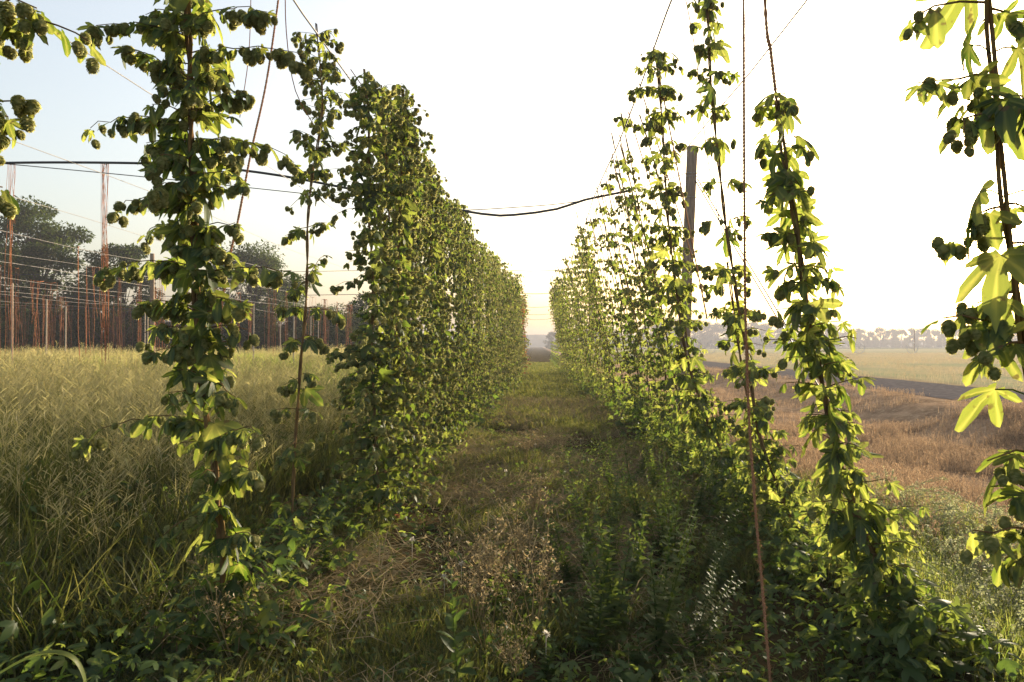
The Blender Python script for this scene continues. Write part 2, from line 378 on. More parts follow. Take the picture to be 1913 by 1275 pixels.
def hero_vine(label, stem, shoots, infill, lv='hi', ls=.13, cs=.066, leafn=(0., 9.), lstep=.16, sr=.009, group='hop vines trained up strings', leaf_k=2, seed=None, strands=2):
    """vine with every side shoot a part and every cone of a shoot a sub-part"""
    st = spline(stem, .04); base = st[0].copy(); base[2] = gz(base[0], base[1])
    root = empty('hop_vine', base); tag(root, label, 'hop vine', group)
    stemmesh(st, sr, strands).build('stem', M['bine'], root, base, True)
    fol = Fol(); tw = MB(); acc = 0
    seg = np.linalg.norm(np.diff(st, axis=0), axis=1)
    for p, s_ in zip(st[1:], seg):
        acc += s_
        if acc > lstep * U(.7, 1.3):
            acc = 0; stem_leaves(p, fol, lv, ls, leaf_k, tw)
    fb = fol.into(MB())
    if tw.V: fb.add(*tw.data())
    if fb.V: fb.build('foliage', M['hop'], root, base, True)
    allsh = [(np.array(a), np.array(b_), dict(kw)) for a, b_, kw in shoots]
    for z0, z1, step, l0, l1, kw in infill:           # heights along the stem filled with shorter shoots
        zs = st[:, 2]; z = z0
        while z < z1:
            k = int(np.argmin(np.abs(zs - z))); p = st[k]
            a = U(0, 6.28); Ls = U(l0, l1)
            for q in range(2):
                o = np.array([math.cos(a + q * np.pi), math.sin(a + q * np.pi) * .8, U(.0, .3)])
                allsh.append((p, p + o * Ls, dict(kw)))
            z += step * U(.75, 1.3)
    cap = [0]
    for a, e, kw in allsh:
        f, c, t_ = Fol(), Cones(), MB(); v = e - a; Ln = np.linalg.norm(v)
        kw.setdefault('lp', .8); kw.setdefault('ls', ls * .80); kw.setdefault('cs', cs)
        dr = kw.pop('droop', .3); kw.setdefault('rise', .15); 
        shoot(a, v + np.array([0, 0, Ln * (dr - kw['rise'])]), Ln, f, c, t_, lv, droop=dr, **kw)
        sh = t_.build('side_shoot', M['bine'], root, base)
        m_ = f.into(MB())
        if m_.V: m_.build('foliage', M['hop'], sh, base, True)
        for T, pp, dd, zz in c.d.values():
            me = CONE_ME[[id(x) for x in CHI].index(id(T))] if lv == 'hi' else None
            if me is None: continue
            d = np.array(dd); Rm = frames(-d); Rm = np.stack([Rm[:, :, 0], -Rm[:, :, 2], Rm[:, :, 1]], 2)
            for p_, r_, z_ in zip(pp, Rm, zz):
                o = bpy.data.objects.new('hop_cone', me); col.objects.link(o); o.parent = sh
                o.matrix_local = Matrix.Translation(Vector(p_ - base)) @ Matrix((r_ * z_).tolist()).to_4x4()
        if lv != 'hi':
            m_ = c.into(MB())
            if m_.V: m_.build('cone_cluster', M['cone'], sh, base)
    return root
def row_vine(label, top, H, prof, lv, ls=.10, cs=.06, node=.13, cd=1.0, bow=0, mats=('hop', 'cone'), group='', strings=1, leafk=2, arms=2):
    """vine of a row, built at the origin: prof(t) gives the side shoot length at height share t (0 = bare)"""
    root = empty('hop_vine', (0, 0, 0)); tag(root, label, 'hop vine', group)
    fol, cn, tw, sb = Fol(), Cones(), MB(), MB()
    for sgi in range(strings):
        sg = 0 if strings == 1 else (-1, 1)[sgi]
        ctrl = [np.array([top[0] * f ** (1 + bow) + sg * .10 * f + rng.normal(0, .02), top[1] * f + sg * .22 * (.3 + f) + rng.normal(0, .03), H * f]) for f in np.linspace(0, 1, 7)]
        st = spline(ctrl, .06)
        n_top = len(st)
        for k in range(len(st)):
            if prof(st[k, 2] / H) > 0: n_top = k + 1
        sb.tube(st, .0035, 4)
        s2 = stemmesh(st[:n_top], .007, 2).data(); sb.add(*s2)
        zc = 0.05
        while zc < H * .995:
            k = min(int(zc / H * len(st)), len(st) - 1); p = st[k]; Ls = prof(zc / H)
            if Ls > 0:
                a = U(0, 6.28)
                stem_leaves(p, fol, lv, ls * U(.8, 1.25), leafk)
                for q in range(arms):
                    o = np.array([math.cos(a + q * 2 * np.pi / arms), math.sin(a + q * 2 * np.pi / arms) * 1.15, U(-.05, .3)])
                    shoot(p, o, Ls * U(.5, 1.2), fol, cn, tw, lv, ls * .75, cs, cd * (.25 if zc / H < .12 else 1), step=.07)
            zc += node * U(.7, 1.3) * (1 if Ls > .12 or Ls <= 0 else 1.5)
    sb2 = MB(); sb2.add(*sb.data())
    if tw.V: sb2.add(*tw.data())
    sb2.build('stem', M['bine'], root)
    fol.into(MB()).build('foliage', M[mats[0]], root, smooth=True)
    if cn.d: cn.into(MB()).build('cone_cluster', M[mats[1]], root)
    return root

HV = 'hop vines climbing beside the path'
# 1: large cone-laden vine at the left
Y1 = 3.3
s1 = [P(425, 1262, Y1), P(418, 1100, Y1), P(405, 900, Y1), P(382, 760, Y1), P(368, 600, Y1), P(362, 400, Y1), P(357, 200, Y1), P(350, 0, Y1), P(344, -200, Y1), P(336, -420, Y1)]
sh = []
def S(y, stem_x, ex, ey, Y, dy=0., **kw): sh.append((P(stem_x, y, Y), P(ex, ey, Y + dy), kw))
for a in ((70, 353, 165, 55), (40, 352, 495, 20), (110, 355, 565, 105), (150, 356, 230, 95), (235, 358, 165, 235), (215, 357, 470, 165), (265, 359, 550, 300), (300, 360, 285, 300),
          (330, 361, 455, 340), (385, 362, 212, 385), (430, 363, 445, 420), (420, 363, 270, 440), (500, 366, 192, 505), (515, 366, 545, 510), (560, 367, 465, 575), (585, 368, 262, 560),
          (660, 372, 285, 655), (650, 371, 430, 640), (790, 388, 150, 830), (700, 376, 440, 745), (740, 380, 320, 740), (830, 396, 495, 800), (900, 405, 480, 880), (960, 408, 300, 1000), (1010, 412, 480, 1000),
          (1090, 417, 490, 1090), (180, 356, 300, 160), (190, 356, 440, 110), (20, 351, 270, 30), (345, 361, 290, 350), (470, 365, 420, 470), (120, 355, 290, 130)):
    S(a[0], a[1], a[2], a[3], Y1, U(-.22, .22), cd=1.75, droop=U(.25, .55), rise=U(.15, .4), step=.05)
hero_vine('big cone-laden hop vine nearest the camera on the left side of the path', s1, sh,
          [(P(0, 640, Y1)[2], 3.9,   .10, .10, .24, dict(cd=1.4)), (.25, P(0, 650, Y1)[2], .16, .08, .2, dict(cd=.5))], ls=.155, cs=.052, lstep=.075, sr=.011, group=HV)
# 2: slender vine right behind it
s2 = [P(545, 1080, 4.74), P(548, 900, 4.85), P(560, 700, 5.0), P(572, 560, 5.15), P(575, 420, 5.4), P(583, 330, 5.6), P(602, 200, 5.95), P(592, 60, 6.4), P(590, 45, 6.42)]
sh = []
for y, x, ex, ey, Y in ((360, 580, 545, 385, 5.5), (365, 580, 612, 350, 5.5), (425, 575, 535, 440, 5.4), (425, 575, 610, 415, 5.4), (525, 573, 525, 575, 5.2), (520, 573, 612, 470, 5.2),
                        (575, 571, 520, 580, 5.15), (575, 571, 640, 590, 5.15), (630, 566, 530, 650, 5.1), (625, 566, 605, 640, 5.1), (700, 560, 590, 700, 5), (705, 560, 535, 715, 5), (765, 556, 515, 765, 4.9),
                        (765, 556, 590, 770, 4.9), (825, 551, 530, 850, 4.88), (830, 551, 572, 830, 4.88), (930, 548, 580, 925, 4.83), (935, 548, 515, 950, 4.83), (1010, 547, 520, 1040, 4.8), (1030, 546, 580, 1070, 4.8)):
    S(y, x, ex, ey, Y, U(-.1, .1), cd=1.5)
hero_vine('slender hop vine with spaced leaf clusters between the big left vine and dense row', s2, sh,
          [(P(0, 320, 5.6)[2], P(0, 60, 6.4)[2], .10, .12, .30, dict(cd=1.4))], ls=.14, cs=.054, lstep=.4, sr=.007, group=HV)
# 3: leafy rope-like vine at the lower right
Y3 = 3.3
s3 = [P(1795, 1262, Y3), P(1720, 1175, Y3), P(1640, 1050, Y3), P(1592, 940, Y3), P(1560, 830, Y3), P(1535, 710, Y3), P(1512, 610, Y3), P(1497, 500, Y3), P(1480, 380, Y3), P(1464, 290, Y3), P(1451, 190, Y3)]
sh = []
for y, x, ex, ey in ((195, 1451, 1412, 205), (195, 1451, 1478, 195), (265, 1461, 1420, 280), (265, 1461, 1495, 280), (330, 1470, 1440, 330), (335, 1470, 1480, 330), (355, 1475, 1432, 370), (360, 1476, 1520, 350),
                     (400, 1482, 1508, 405), (440, 1489, 1425, 440), (445, 1489, 1528, 455), (495, 1496, 1445, 500), (500, 1497, 1550, 495), (520, 1499, 1565, 530), (530, 1500, 1455, 525), (575, 1506, 1450, 580),
                     (580, 1508, 1555, 575), (610, 1512, 1460, 620), (610, 1512, 1590, 610), (660, 1524, 1580, 690)):
    S(y, x, ex, ey, Y3, U(-.12, .12), cd=.9)
hero_vine('leafy hop vine curving down to the ground at the lower right under a bare rope', s3, sh,
          [(P(0, 640, Y3)[2], P(0, 560, Y3)[2], .12, .08, .16, dict(cd=.5)), (.1, P(0, 640, Y3)[2], .07, .10, .26, dict(cd=.06, ls=.11)), (.1, .8, .06, .15, .36, dict(cd=.0, ls=.11))], ls=.138, cs=.046, lstep=.06, sr=.010, group=HV, leaf_k=3)
# 4: tall string vine with tufts, right of the path
Y4 = 4.97
s4 = [P(1518, 1058, Y4), P(1485, 985, Y4), P(1450, 900, Y4), P(1415, 800, Y4), P(1396, 660, Y4), P(1377, 560, Y4), P(1356, 420, Y4), P(1345, 330, Y4), P(1331, 190, Y4), P(1325, 100, Y4), P(1320, 0, Y4), P(1312, -150, Y4), P(1306, -250, Y4)]
sh = []
for y, x, w_ in ((-60, 1317, 30), (3, 1320, 30), (42, 1322, 34), (80, 1324, 26), (135, 1327, 40), (195, 1331, 34), (262, 1337, 40), (342, 1346, 46), (415, 1355, 48), (505, 1367, 45), (590, 1382, 50), (615, 1388, 40), (690, 1398, 55), (750, 1408, 50), (790, 1413, 40), (850, 1430, 50), (900, 1450, 60), (940, 1466, 60), (985, 1485, 60)):
    for q in (-1, 1):
        S(y, x, x + q * w_ * U(.7, 1.1), y + U(-12, 8), Y4, U(-.12, .12), cd=1.0)
    if rng.random() < .8: S(y + 8, x, x + U(-.6, .6) * w_, y + 20, Y4, pick([-.18, .18]), cd=.8)
hero_vine('tall hop vine with evenly spaced tufts beside the hanging rope', s4, sh, [(.1, .9, .10, .1, .28, dict(cd=.1))], ls=.15, cs=.05, lstep=.3, sr=.008, group=HV)
# 5: vine climbing to the wire in front of the wooden post
Y5 = 6.7
s5 = [P(1385, 950, Y5), P(1350, 850, Y5), P(1310, 760, Y5), P(1277, 640, Y5), P(1262, 530, Y5), P(1247, 400, Y5), P(1238, 250, Y5), P(1228, 130, Y5), P(1222, 92, Y5)]
sh = []
for y, x, w_ in ((105, 1224, 36), (125, 1228, 48), (165, 1230, 46), (205, 1234, 40), (225, 1236, 36), (262, 1239, 52), (300, 1241, 40), (348, 1244, 42), (365, 1245, 36), (425, 1250, 44), (440, 1251, 34), (490, 1258, 48), (540, 1263, 55), (560, 1265, 46), (600, 1270, 50), (650, 1279, 40), (700, 1292, 44), (740, 1303, 44), (790, 1322, 50), (850, 1350, 55), (890, 1362, 60)):
    for q in (-1, 1):
        S(y, x, x + q * w_ * U(.7, 1.1), y + U(-10, 10), Y5, U(-.15, .15), cd=1.1)
    S(y + 5, x, x + U(-.5, .5) * w_, y + 14, Y5, pick([-.22, .22]), cd=.9)
hero_vine('hop vine reaching the top wire directly in front of the wooden post', s5, sh, [(.1, 1.2, .10, .15, .35, dict(cd=.2))], ls=.16, cs=.054, lstep=.28, sr=.009, group=HV)
# 6: vine on the thin string between the two
Y6 = 5.6
s6 = [P(1470, 1012, Y6), P(1440, 930, Y6), P(1408, 800, Y6), P(1385, 680, Y6), P(1368, 560, Y6), P(1358, 490, Y6)]
sh = []
for y, x in ((500, 1359), (530, 1364), (580, 1371), (640, 1379), (690, 1387), (760, 1400), (820, 1412), (870, 1424)):
    for q in (-1, 1): S(y, x, x + q * U(25, 42), y + U(-8, 10), Y6, U(-.12, .12), cd=.9)
hero_vine('short hop vine half way up a thin string between two taller ones', s6, sh, [(.1, 1.0, .10, .15, .32, dict(cd=.1))], ls=.15, cs=.05, lstep=.18, sr=.008, group=HV)
# 7: vine very close at the right edge, against the sun
Y7 = 1.62
s7 = [P(2090, 1700, Y7), P(2020, 1300, Y7), P(1965, 1000, Y7), P(1932, 780, Y7), P(1907, 610, Y7), P(1893, 500, Y7), P(1878, 400, Y7), P(1868, 300, Y7), P(1861, 180, Y7), P(1848, 60, Y7), P(1842, -60, Y7), P(1836, -260, Y7)]
sh = []
for y, x, ex, ey, dy in ((5, 1845, 1715, 20, 0), (15, 1846, 1925, 45, .05), (150, 1858, 1720, 160, 0), (175, 1860, 1800, 190, .1), (195, 1861, 1925, 190, -.05), (215, 1862, 1790, 240, -.1), (385, 1877, 1815, 400, 0), (380, 1877, 1935, 385, .05),
                         (445, 1885, 1800, 450, .06), (455, 1886, 1930, 460, 0), (545, 1898, 1825, 560, 0), (615, 1907, 1765, 600, 0), (640, 1910, 1850, 655, -.06), (660, 1913, 1960, 670, 0), (850, 1942, 1850, 850, 0), (930, 1955, 1895, 925, 0), (1000, 1965, 1822, 995, 0), (1020, 1967, 1880, 1040, .05)):
    S(y, x, ex, ey, Y7, dy, cd=1.5, ls=.105, step=.042)
hero_vine('backlit hop vine close at the right edge with large lobed leaves against the sun', s7, sh, [], ls=.15, cs=.034, lstep=.15, sr=.0062, group=HV, leaf_k=2)
# 8: vine just outside the left edge, its shoots hanging into view
Y8 = 1.75
s8 = [P(-190, 1900, Y8), P(-150, 1200, Y8), P(-120, 700, Y8), P(-110, 300, Y8), P(-100, 0, Y8), P(-95, -400, Y8)]
sh = []
for y, x, ex, ey in ((10, -100, 165, 75), (-20, -100, 60, 20), (60, -102, 30, 40), (175, -105, 52, 190), (190, -105, 10, 205), (345, -110, 12, 350), (250, -108, -10, 250)):
    S(y, x, ex, ey, Y8, U(-.1, .1), cd=2.0, rise=.1, droop=.2)
hero_vine('hop vine at the left edge whose shoots dangle in from the corner', s8, sh, [(.4, 1.5, .3, .05, .12, dict(cd=.3))], ls=.12, cs=.037, lstep=.4, sr=.008, group=HV)

# rows
GL, GR = 'dense hop vines of the left row', 'hop vines of the right row'
LBL_L = 'dense hop vine packed with cones in the hedge-like left row'
LBL_R = 'hop vine of the right row, bushy below and thin near the wire'
def pl(mx): return lambda t: mx * (.68 + .22 * math.sin(t * 9 + mx * 40) + .20 * math.sin(t * 31 + mx * 90)) * (1 if t > .03 else .6) * (1.0 if t < .9 else .6) * (1.2 - .3 * t)
def pr(full, mx): return lambda t: (mx * (1.05 - .35 * t) if t < full else (mx * .42 if math.sin(t * 55 + mx * 99) > .15 else 0.))
def place(src, first, x, y, label, group, k=1., rz=None):
    o = src if first else copy_tree(src)
    o.location = (x, y, float(gz(x, y)) - .02); o.rotation_euler = (0, 0, rng.normal(0, .08) if rz is None else rz); q = U(.72, 1.18) if group == GL else 1.; o.scale = (q, q, k)
    tag(o, label, 'hop vine', group); return o
lv_near = [row_vine(LBL_L, (-.30 + U(-.08, .08), 1.3, 0), 4.5, pl(U(.46, .54)), 'mid', ls=.13, cs=.054, node=.095, cd=1.25, strings=2, leafk=3, arms=3) for _ in range(3)]
lv_far = [row_vine(LBL_L, (-.05 + U(-.08, .08), 1.0, 0), 4.5, pl(U(.44, .52)), 'low', ls=.135, cs=.062, node=.11, cd=1.1, strings=2, leafk=3, arms=3) for _ in range(3)]
y = 5.75; n = 0
while y < 41:
    src = lv_near[n % 3] if n < 9 else lv_far[n % 3]
    lab = {0: 'bushy hop vine at the near end of the dense left row'}.get(n, LBL_L)
    if not (34.4 < y < 35.8):
        place(src, n < 3 or 9 <= n < 12, -1.5 + .38 * float(smooth01((y - 10) / 20)) + rng.normal(0, .07), y, lab, GL, U(.92, 1.05))
    y += 1.17 * U(.9, 1.1); n += 1
lv_dead = row_vine('withered', (-.2, .3, 0), 4.5, pl(.3), 'low', ls=.10, cs=.065, node=.15, cd=.7, mats=('dead', 'dead'))
place(lv_dead, True, -.62, 35.0, 'withered orange-brown hop vine near the far end of the left row', GL)
rv_near = [row_vine(LBL_R, (-.85, .3, 0), 4.6, pr(f, m_), 'mid', ls=.125, cs=.054, node=.14, cd=.85, bow=.25, strings=s_) for f, m_, s_ in ((.60, .32, 1), (.78, .37, 1), (.56, .34, 2))]
rv_far = [row_vine(LBL_R, (-.85, .3, 0), 4.6, pr(f, m_), 'low', ls=.13, cs=.06, node=.16, cd=.8, bow=.25, strings=2) for f, m_ in ((.85, .36), (.72, .33), (.90, .35))]
y = 7.9; n = 0
while y < 41:
    src = rv_near[n % 3] if n < 8 else rv_far[n % 3]
    place(src, n < 3 or 8 <= n < 11, 2.0 - .42 * float(smooth01((y - 12) / 20)) + rng.normal(0, .06), y, LBL_R, GR, U(.96, 1.03))
    y += 1.05 * U(.9, 1.1); n += 1
# beyond the last tall vines: young ones low on their strings
yv = [row_vine('young', (.25 * s_, .2, 0), 4.4, lambda t: .26 if t < .42 else 0, 'low', ls=.14, cs=.07, node=.22, cd=.2) for s_ in (-1, 1)]
for n in range(2, 24):
    s_ = n % 2; x = (-1.3, 1.25)[s_]; y = 42.5 + (n // 2 - 1) * 2.4
    place(yv[s_], n in (2, 3), x, y, ('low young hop vine far down the left row', 'low young hop vine far down the right row')[s_], 'young hop vines far down the rows', U(.9, 1.1))

# ------------------------------------------------------------------ posts, wires, cables, ropes, twine
def line_thing(name, pts, r, mat, label, cat, group=None, k=5):
    b_ = MB(); b_.tube(pts, r, k); o = b_.build(name, mat, smooth=True); return tag(o, label, cat, group)
def sag(a, b_, s_, n=24):
    t = np.linspace(0, 1, n)[:, None]; a = np.asarray(a, float); b_ = np.asarray(b_, float)
    p = a * (1 - t) + b_ * t; p[:, 2] -= s_ * (4 * t * (1 - t))[:, 0]; return p
def post(x, y, top, r, label, lean=(0, 0), mat='wood', name='wooden_post', cat='post', group=None):
    b_ = MB(); z0 = float(gz(x, y)) - .15; n = 14
    t = np.linspace(0, 1, n); pts = np.stack([x + lean[0] * t, y + lean[1] * t, z0 + (top - z0) * t], 1)
    rr = r * (1.06 - .14 * t) * (1 + .015 * rng.normal(0, 1, n)); pts = np.concatenate([pts, pts[-1:] + [0, 0, .012]]); rr = np.append(rr, rr[-1] * .86)
    b_.tube(pts, rr, 14)
    o = tag(b_.build(name, M[mat], smooth=False), label, cat, group)
    if r > .1:
        a = np.linspace(0, 2 * np.pi, 25)
        for hz_ in (.55, .62, 1.05):
            f_ = MB(); c = pts[n - 1] - [lean[0] * hz_ / top, 0, hz_]; f_.tube(np.stack([c[0] + (r + .004) * np.cos(a), c[1] + (r + .004) * np.sin(a), c[2] + .01 * np.sin(a)], 1), .006, 5); f_.build('wire_band', M['steel'], o)
    return o
PG = 'wooden posts holding up the trellis'
post(2.97, 14.2, 5.72, .118, 'tall weathered wooden post standing behind the right row of hop vines', (.24, 0), group=PG)
post(-11.9, 14.2, 5.8, .11, 'wooden post at the left edge holding the black hose', group=PG)
post(-17.4, 33.7, 5.75, .14, 'thick grey post rising from the tall grass behind the big left vine', mat='wood', group=PG)
post(-17.35, 30.7, 5.7, .10, 'dark-capped thin post just left of the thick grey one', group=PG)
for x, y in ((3.0, 39), (3.0, 53), (-2.9, 39.5), (-2.9, 53)):
    post(x, y, 5.6, .11, 'distant wooden post at the far end of the ' + ('right' if x > 0 else 'left') + ' row', group=PG)
SG = 'thin stakes in the stripped trellis'
for px, pt, y in ((22, 530, 24), (86, 560, 30), (122, 573, 34), (275, 567, 31), (270, 585, 36), (288, 560, 33), (473, 568, 31), (523, 590, 40), (548, 560, 29), (580, 592, 42), (594, 600, 46)):
    p = P(px, pt, y); post(p[0], y, p[2], .028, 'thin pale stake standing in the tall grass below the orange twine', (.03, 0), 'pale_wood', 'trellis_stake', 'stake', SG)
WG = 'trellis wires running along the rows'
HW = EYE + 3.0
def wire(x, z, y0, y1, r, label):
    ys = np.arange(y0, y1 + .1, 1.0 if y1 < 60 else 2.0); pts = np.stack([x + .02 * np.sin(ys * .8), ys, z - .10 * (np.sin((ys - 14.2) / 13 * np.pi) ** 2)], 1)
    line_thing('trellis_wire', pts, r, M['wire' if x > -4 else 'lit_wire'], label, 'wire', WG, 5)
wire(1.15, HW, -2, 95, .010, 'top wire above the right row of hop vines')
wire(-2.05, HW, -2, 95, .009, 'top wire above the left row of hop vines')
wire(3.12, EYE + 4.1, -2, 95, .011, 'high wire running over the tall wooden post')
for k in range(16):
    x = -4.6 - 3.08 * k
    wire(x, HW + .05 * rng.normal(), 2 if k < 4 else 8, 62 + 2 * (k % 3), .006 if k < 5 else .009, 'bare wire of the stripped trellis on the left, sunlight in its colour')
CG = 'cables crossing between the posts'
Yc = 14.2
line_thing('black_hose', spline([P(1180, 356, Yc), P(1092, 374, Yc), P(1040, 391, Yc), P(960, 402, Yc), P(900, 400, Yc), P(760, 374, Yc), P(637, 350, Yc), P(520, 328, Yc), P(400, 313, Yc), P(280, 306, Yc), P(100, 304, Yc), P(-60, 306, Yc)], .3), .026, M['hose'], 'black hose sagging across the path and over the left field', 'hose', CG, 8)
line_thing('cross_cable', spline([P(1292, 321, Yc), P(1200, 350, Yc), P(1085, 376, Yc + .06), P(960, 388, Yc + .06), P(820, 392, Yc + .06), P(640, 370, Yc), P(280, 332, Yc), P(-60, 300, Yc)], .3), .010, M['wire'], 'thin cable strung from the wooden post above the sagging hose', 'cable', CG)
for y in (27., 39., 53., 66., 79.):
    line_thing('cross_cable', np.concatenate([sag((-50, y, HW + .1), (-2.05, y, HW + .05), .3), sag((-2.05, y, HW + .05), (1.15, y, HW), .10)[1:], sag((1.15, y, HW), (3.05, y, HW + .5), .03)[1:]]), .017 if y > 30 else .010, M['hose'],
               'distant cable crossing above the far end of the path', 'cable', CG)
# guy wires
g0 = P(1300, 335, 14.15)
b = MB()
for dx in (-.03, .03): b.tube(sag(g0 + [dx, 0, 0], [5.05 + dx * 1.6, 10.1, gz(5.05, 10.1) - .05], .03), .013, 5)
tag(b.build('guy_wire', M['hose'], smooth=True), 'paired guy wires slanting from the wooden post into the dry brown grass', 'guy wire')
# strings of the right row
TG = 'strings tied from the top wires'
def string_to(px0, py0, Y0, px1, py1, Y1_, label, r=.004, mat='twine', name='twine_string'):
    a, e = P(px0, py0, Y0), P(px1, py1, Y1_)
    p = sag(a, e, 0, 30); t = np.linspace(0, 1, 30); p[:, 0] += .02 * np.sin(t * 7) ; return line_thing(name, p, r, M[mat], label, 'string', TG, 5)
string_to(1272, -40, 5.55, 1358, 492, Y6, 'thin string rising to the top wire above the short hop vine')
string_to(1306, -250, Y4, 1300, -560, Y4, 'string carrying the tall tufted hop vine up to the wire')
for k, y in enumerate(np.arange(6.4, 26, .95)):
    a = np.array([1.15, y + .4, HW - .03]); e = np.array([1.70 + U(-.1, .1), y + U(-.4, .2), U(1.7, 2.4)])
    line_thing('twine_string', sag(a, e, 0, 8), .0072, M['rope'], 'bare string slanting from the right top wire into the vines below', 'string', TG, 4)
line_thing('twine_string', [P(655, 130, 7.4), P(700, 195, 7.5), P(728, 330, 7.3)], .005, M['twine'], 'twine end hanging at the front of the dense left row', 'string', TG)
line_thing('twine_string', spline([P(533, -60, 5.3), P(535, 60, 5.4), P(552, 170, 5.6), P(590, 240, 5.8)], .1), .004, M['twine'], 'thin string curving into the slender left vine', 'string', TG)
line_thing('twine_string', spline([P(470, -60, 5), P(465, 100, 5), P(448, 220, 5)], .1), .003, M['twine'], 'thin loose string right of the big left vine', 'string', TG)
def rope(pts, r, label, fuzz=0, knots=()):
    st = spline(pts, .012); s_ = np.concatenate([[0], np.cumsum(np.linalg.norm(np.diff(st, axis=0), axis=1))]); b_ = MB()
    root = empty('twisted_rope', st[-1]); tag(root, label, 'rope', 'twisted ropes hanging by the path')
    for k in range(2):
        a = s_ * 165 * (.008 / r) ** .5 + k * np.pi
        b_.tube(st + np.stack([np.cos(a), np.sin(a), 0 * a], 1) * r * .55, r * .62, 6)
    if fuzz:
        f = b_
        for _ in range(fuzz):
            k = int(len(st) * (.35 + .65 * rng.random() ** .7)) - 1; d = nrm(rng.normal(0, 1, 3)); p = st[k]
            f.tube([p, p + d * r * 2, p + d * r * U(2.5, 4.5) + [0, 0, -.006]], .0006, 3)
    b_.build('rope_strand', M['rope'], root, st[-1], True)
    return root
rope([P(1388, -560, 3.6), P(1389, 0, 3.5), P(1390, 300, 3.4), P(1392, 560, 3.32), P(1398, 760, 3.26), P(1410, 940, 3.2), P(1424, 1100, 3.15), P(1441, 1300, 3.05)], .0072, 'long orange rope hanging free from the top wire down to the grass', 700)
rope([P(1413, -520, Y3), P(1429, 0, Y3), P(1440, 100, Y3), P(1452, 200, Y3)], .0085, 'orange rope above the leafy vine at the lower right')
rope([P(528, -60, 5.2), P(500, 140, 4.9), P(470, 280, 4.6), P(445, 410, 4.4), P(425, 500, 4.2), P(405, 640, 4.0)], .0078, 'red-brown rope slanting down behind the big left vine')
b = MB()
for p, d in (((596, 50), 1), ((1228, 75), 1), ((1160, 235), 1)):
    pass
# orange twine bundles
def bundle(seed_, H, n, wide, r, short=0):
    r_ = np.random.default_rng(seed_); b_ = MB()
    for q in range(n):
        L_ = H * r_.uniform(.75, 1.0) if r_.random() > short else H * r_.uniform(.1, .5); m_ = 14; t = np.linspace(0, 1, m_)
        x0 = r_.normal(0, wide); kx, ky = r_.normal(0, wide * .8, 2)
        p = np.stack([x0 * (1 - .4 * t) + kx * t + .015 * np.sin(t * r_.uniform(6, 16) + q), ky * t + .02 * np.cos(t * r_.uniform(5, 12)), -L_ * t], 1); b_.tube(p, r, 3)
    b_.tube(np.array([[-wide * 1.2, 0, 0], [0, 0, -.05], [wide * 1.2, 0, -.01]]), r * 1.8, 4)
    return b_
BG = 'orange twine bundles left hanging in the stripped trellis'
BL = 'orange twine bundle hanging from a bare wire of the stripped trellis'
for px, n_, lab in ((20, 9, 'loose orange twine tangle hanging from the black hose at the left edge'), (197, 16, 'long orange twine bundle hanging from the black hose left of the big vine')):
    p = P(px, 304, Yc); o = bundle(px, p[2] - .9, n_, .055, .0038, .3).build('twine_bundle', M['twine']); o.location = [float(v) for v in p]; tag(o, lab, 'twine', BG)
protos = [bundle(50 + k, HW - .5, n_, w_, .0065, .2) for k, (n_, w_) in enumerate(((2, .03), (3, .05), (5, .07), (8, .09), (4, .16), (6, .22)))]
protos = [q.build('twine_bundle', M['twine']) for q in protos]
used = set()
for k in range(190):
    w_ = int(rng.integers(3, 15)); x = -4.6 - 3.08 * w_; yy = U(13, 58)
    px = 1005 + x / yy * 1275
    if px < -120 or px > 830: continue
    q = int(rng.choice(6, p=[.3, .22, .18, .08, .12, .1])); o = protos[q] if q not in used else protos[q].copy()
    if q in used: col.objects.link(o)
    used.add(q); o.location = (x, yy, HW - .03); o.rotation_euler = (0, 0, U(0, 6.28)); tag(o, BL, 'twine', BG)
for q in range(6):
    if q not in used: bpy.data.objects.remove(protos[q])

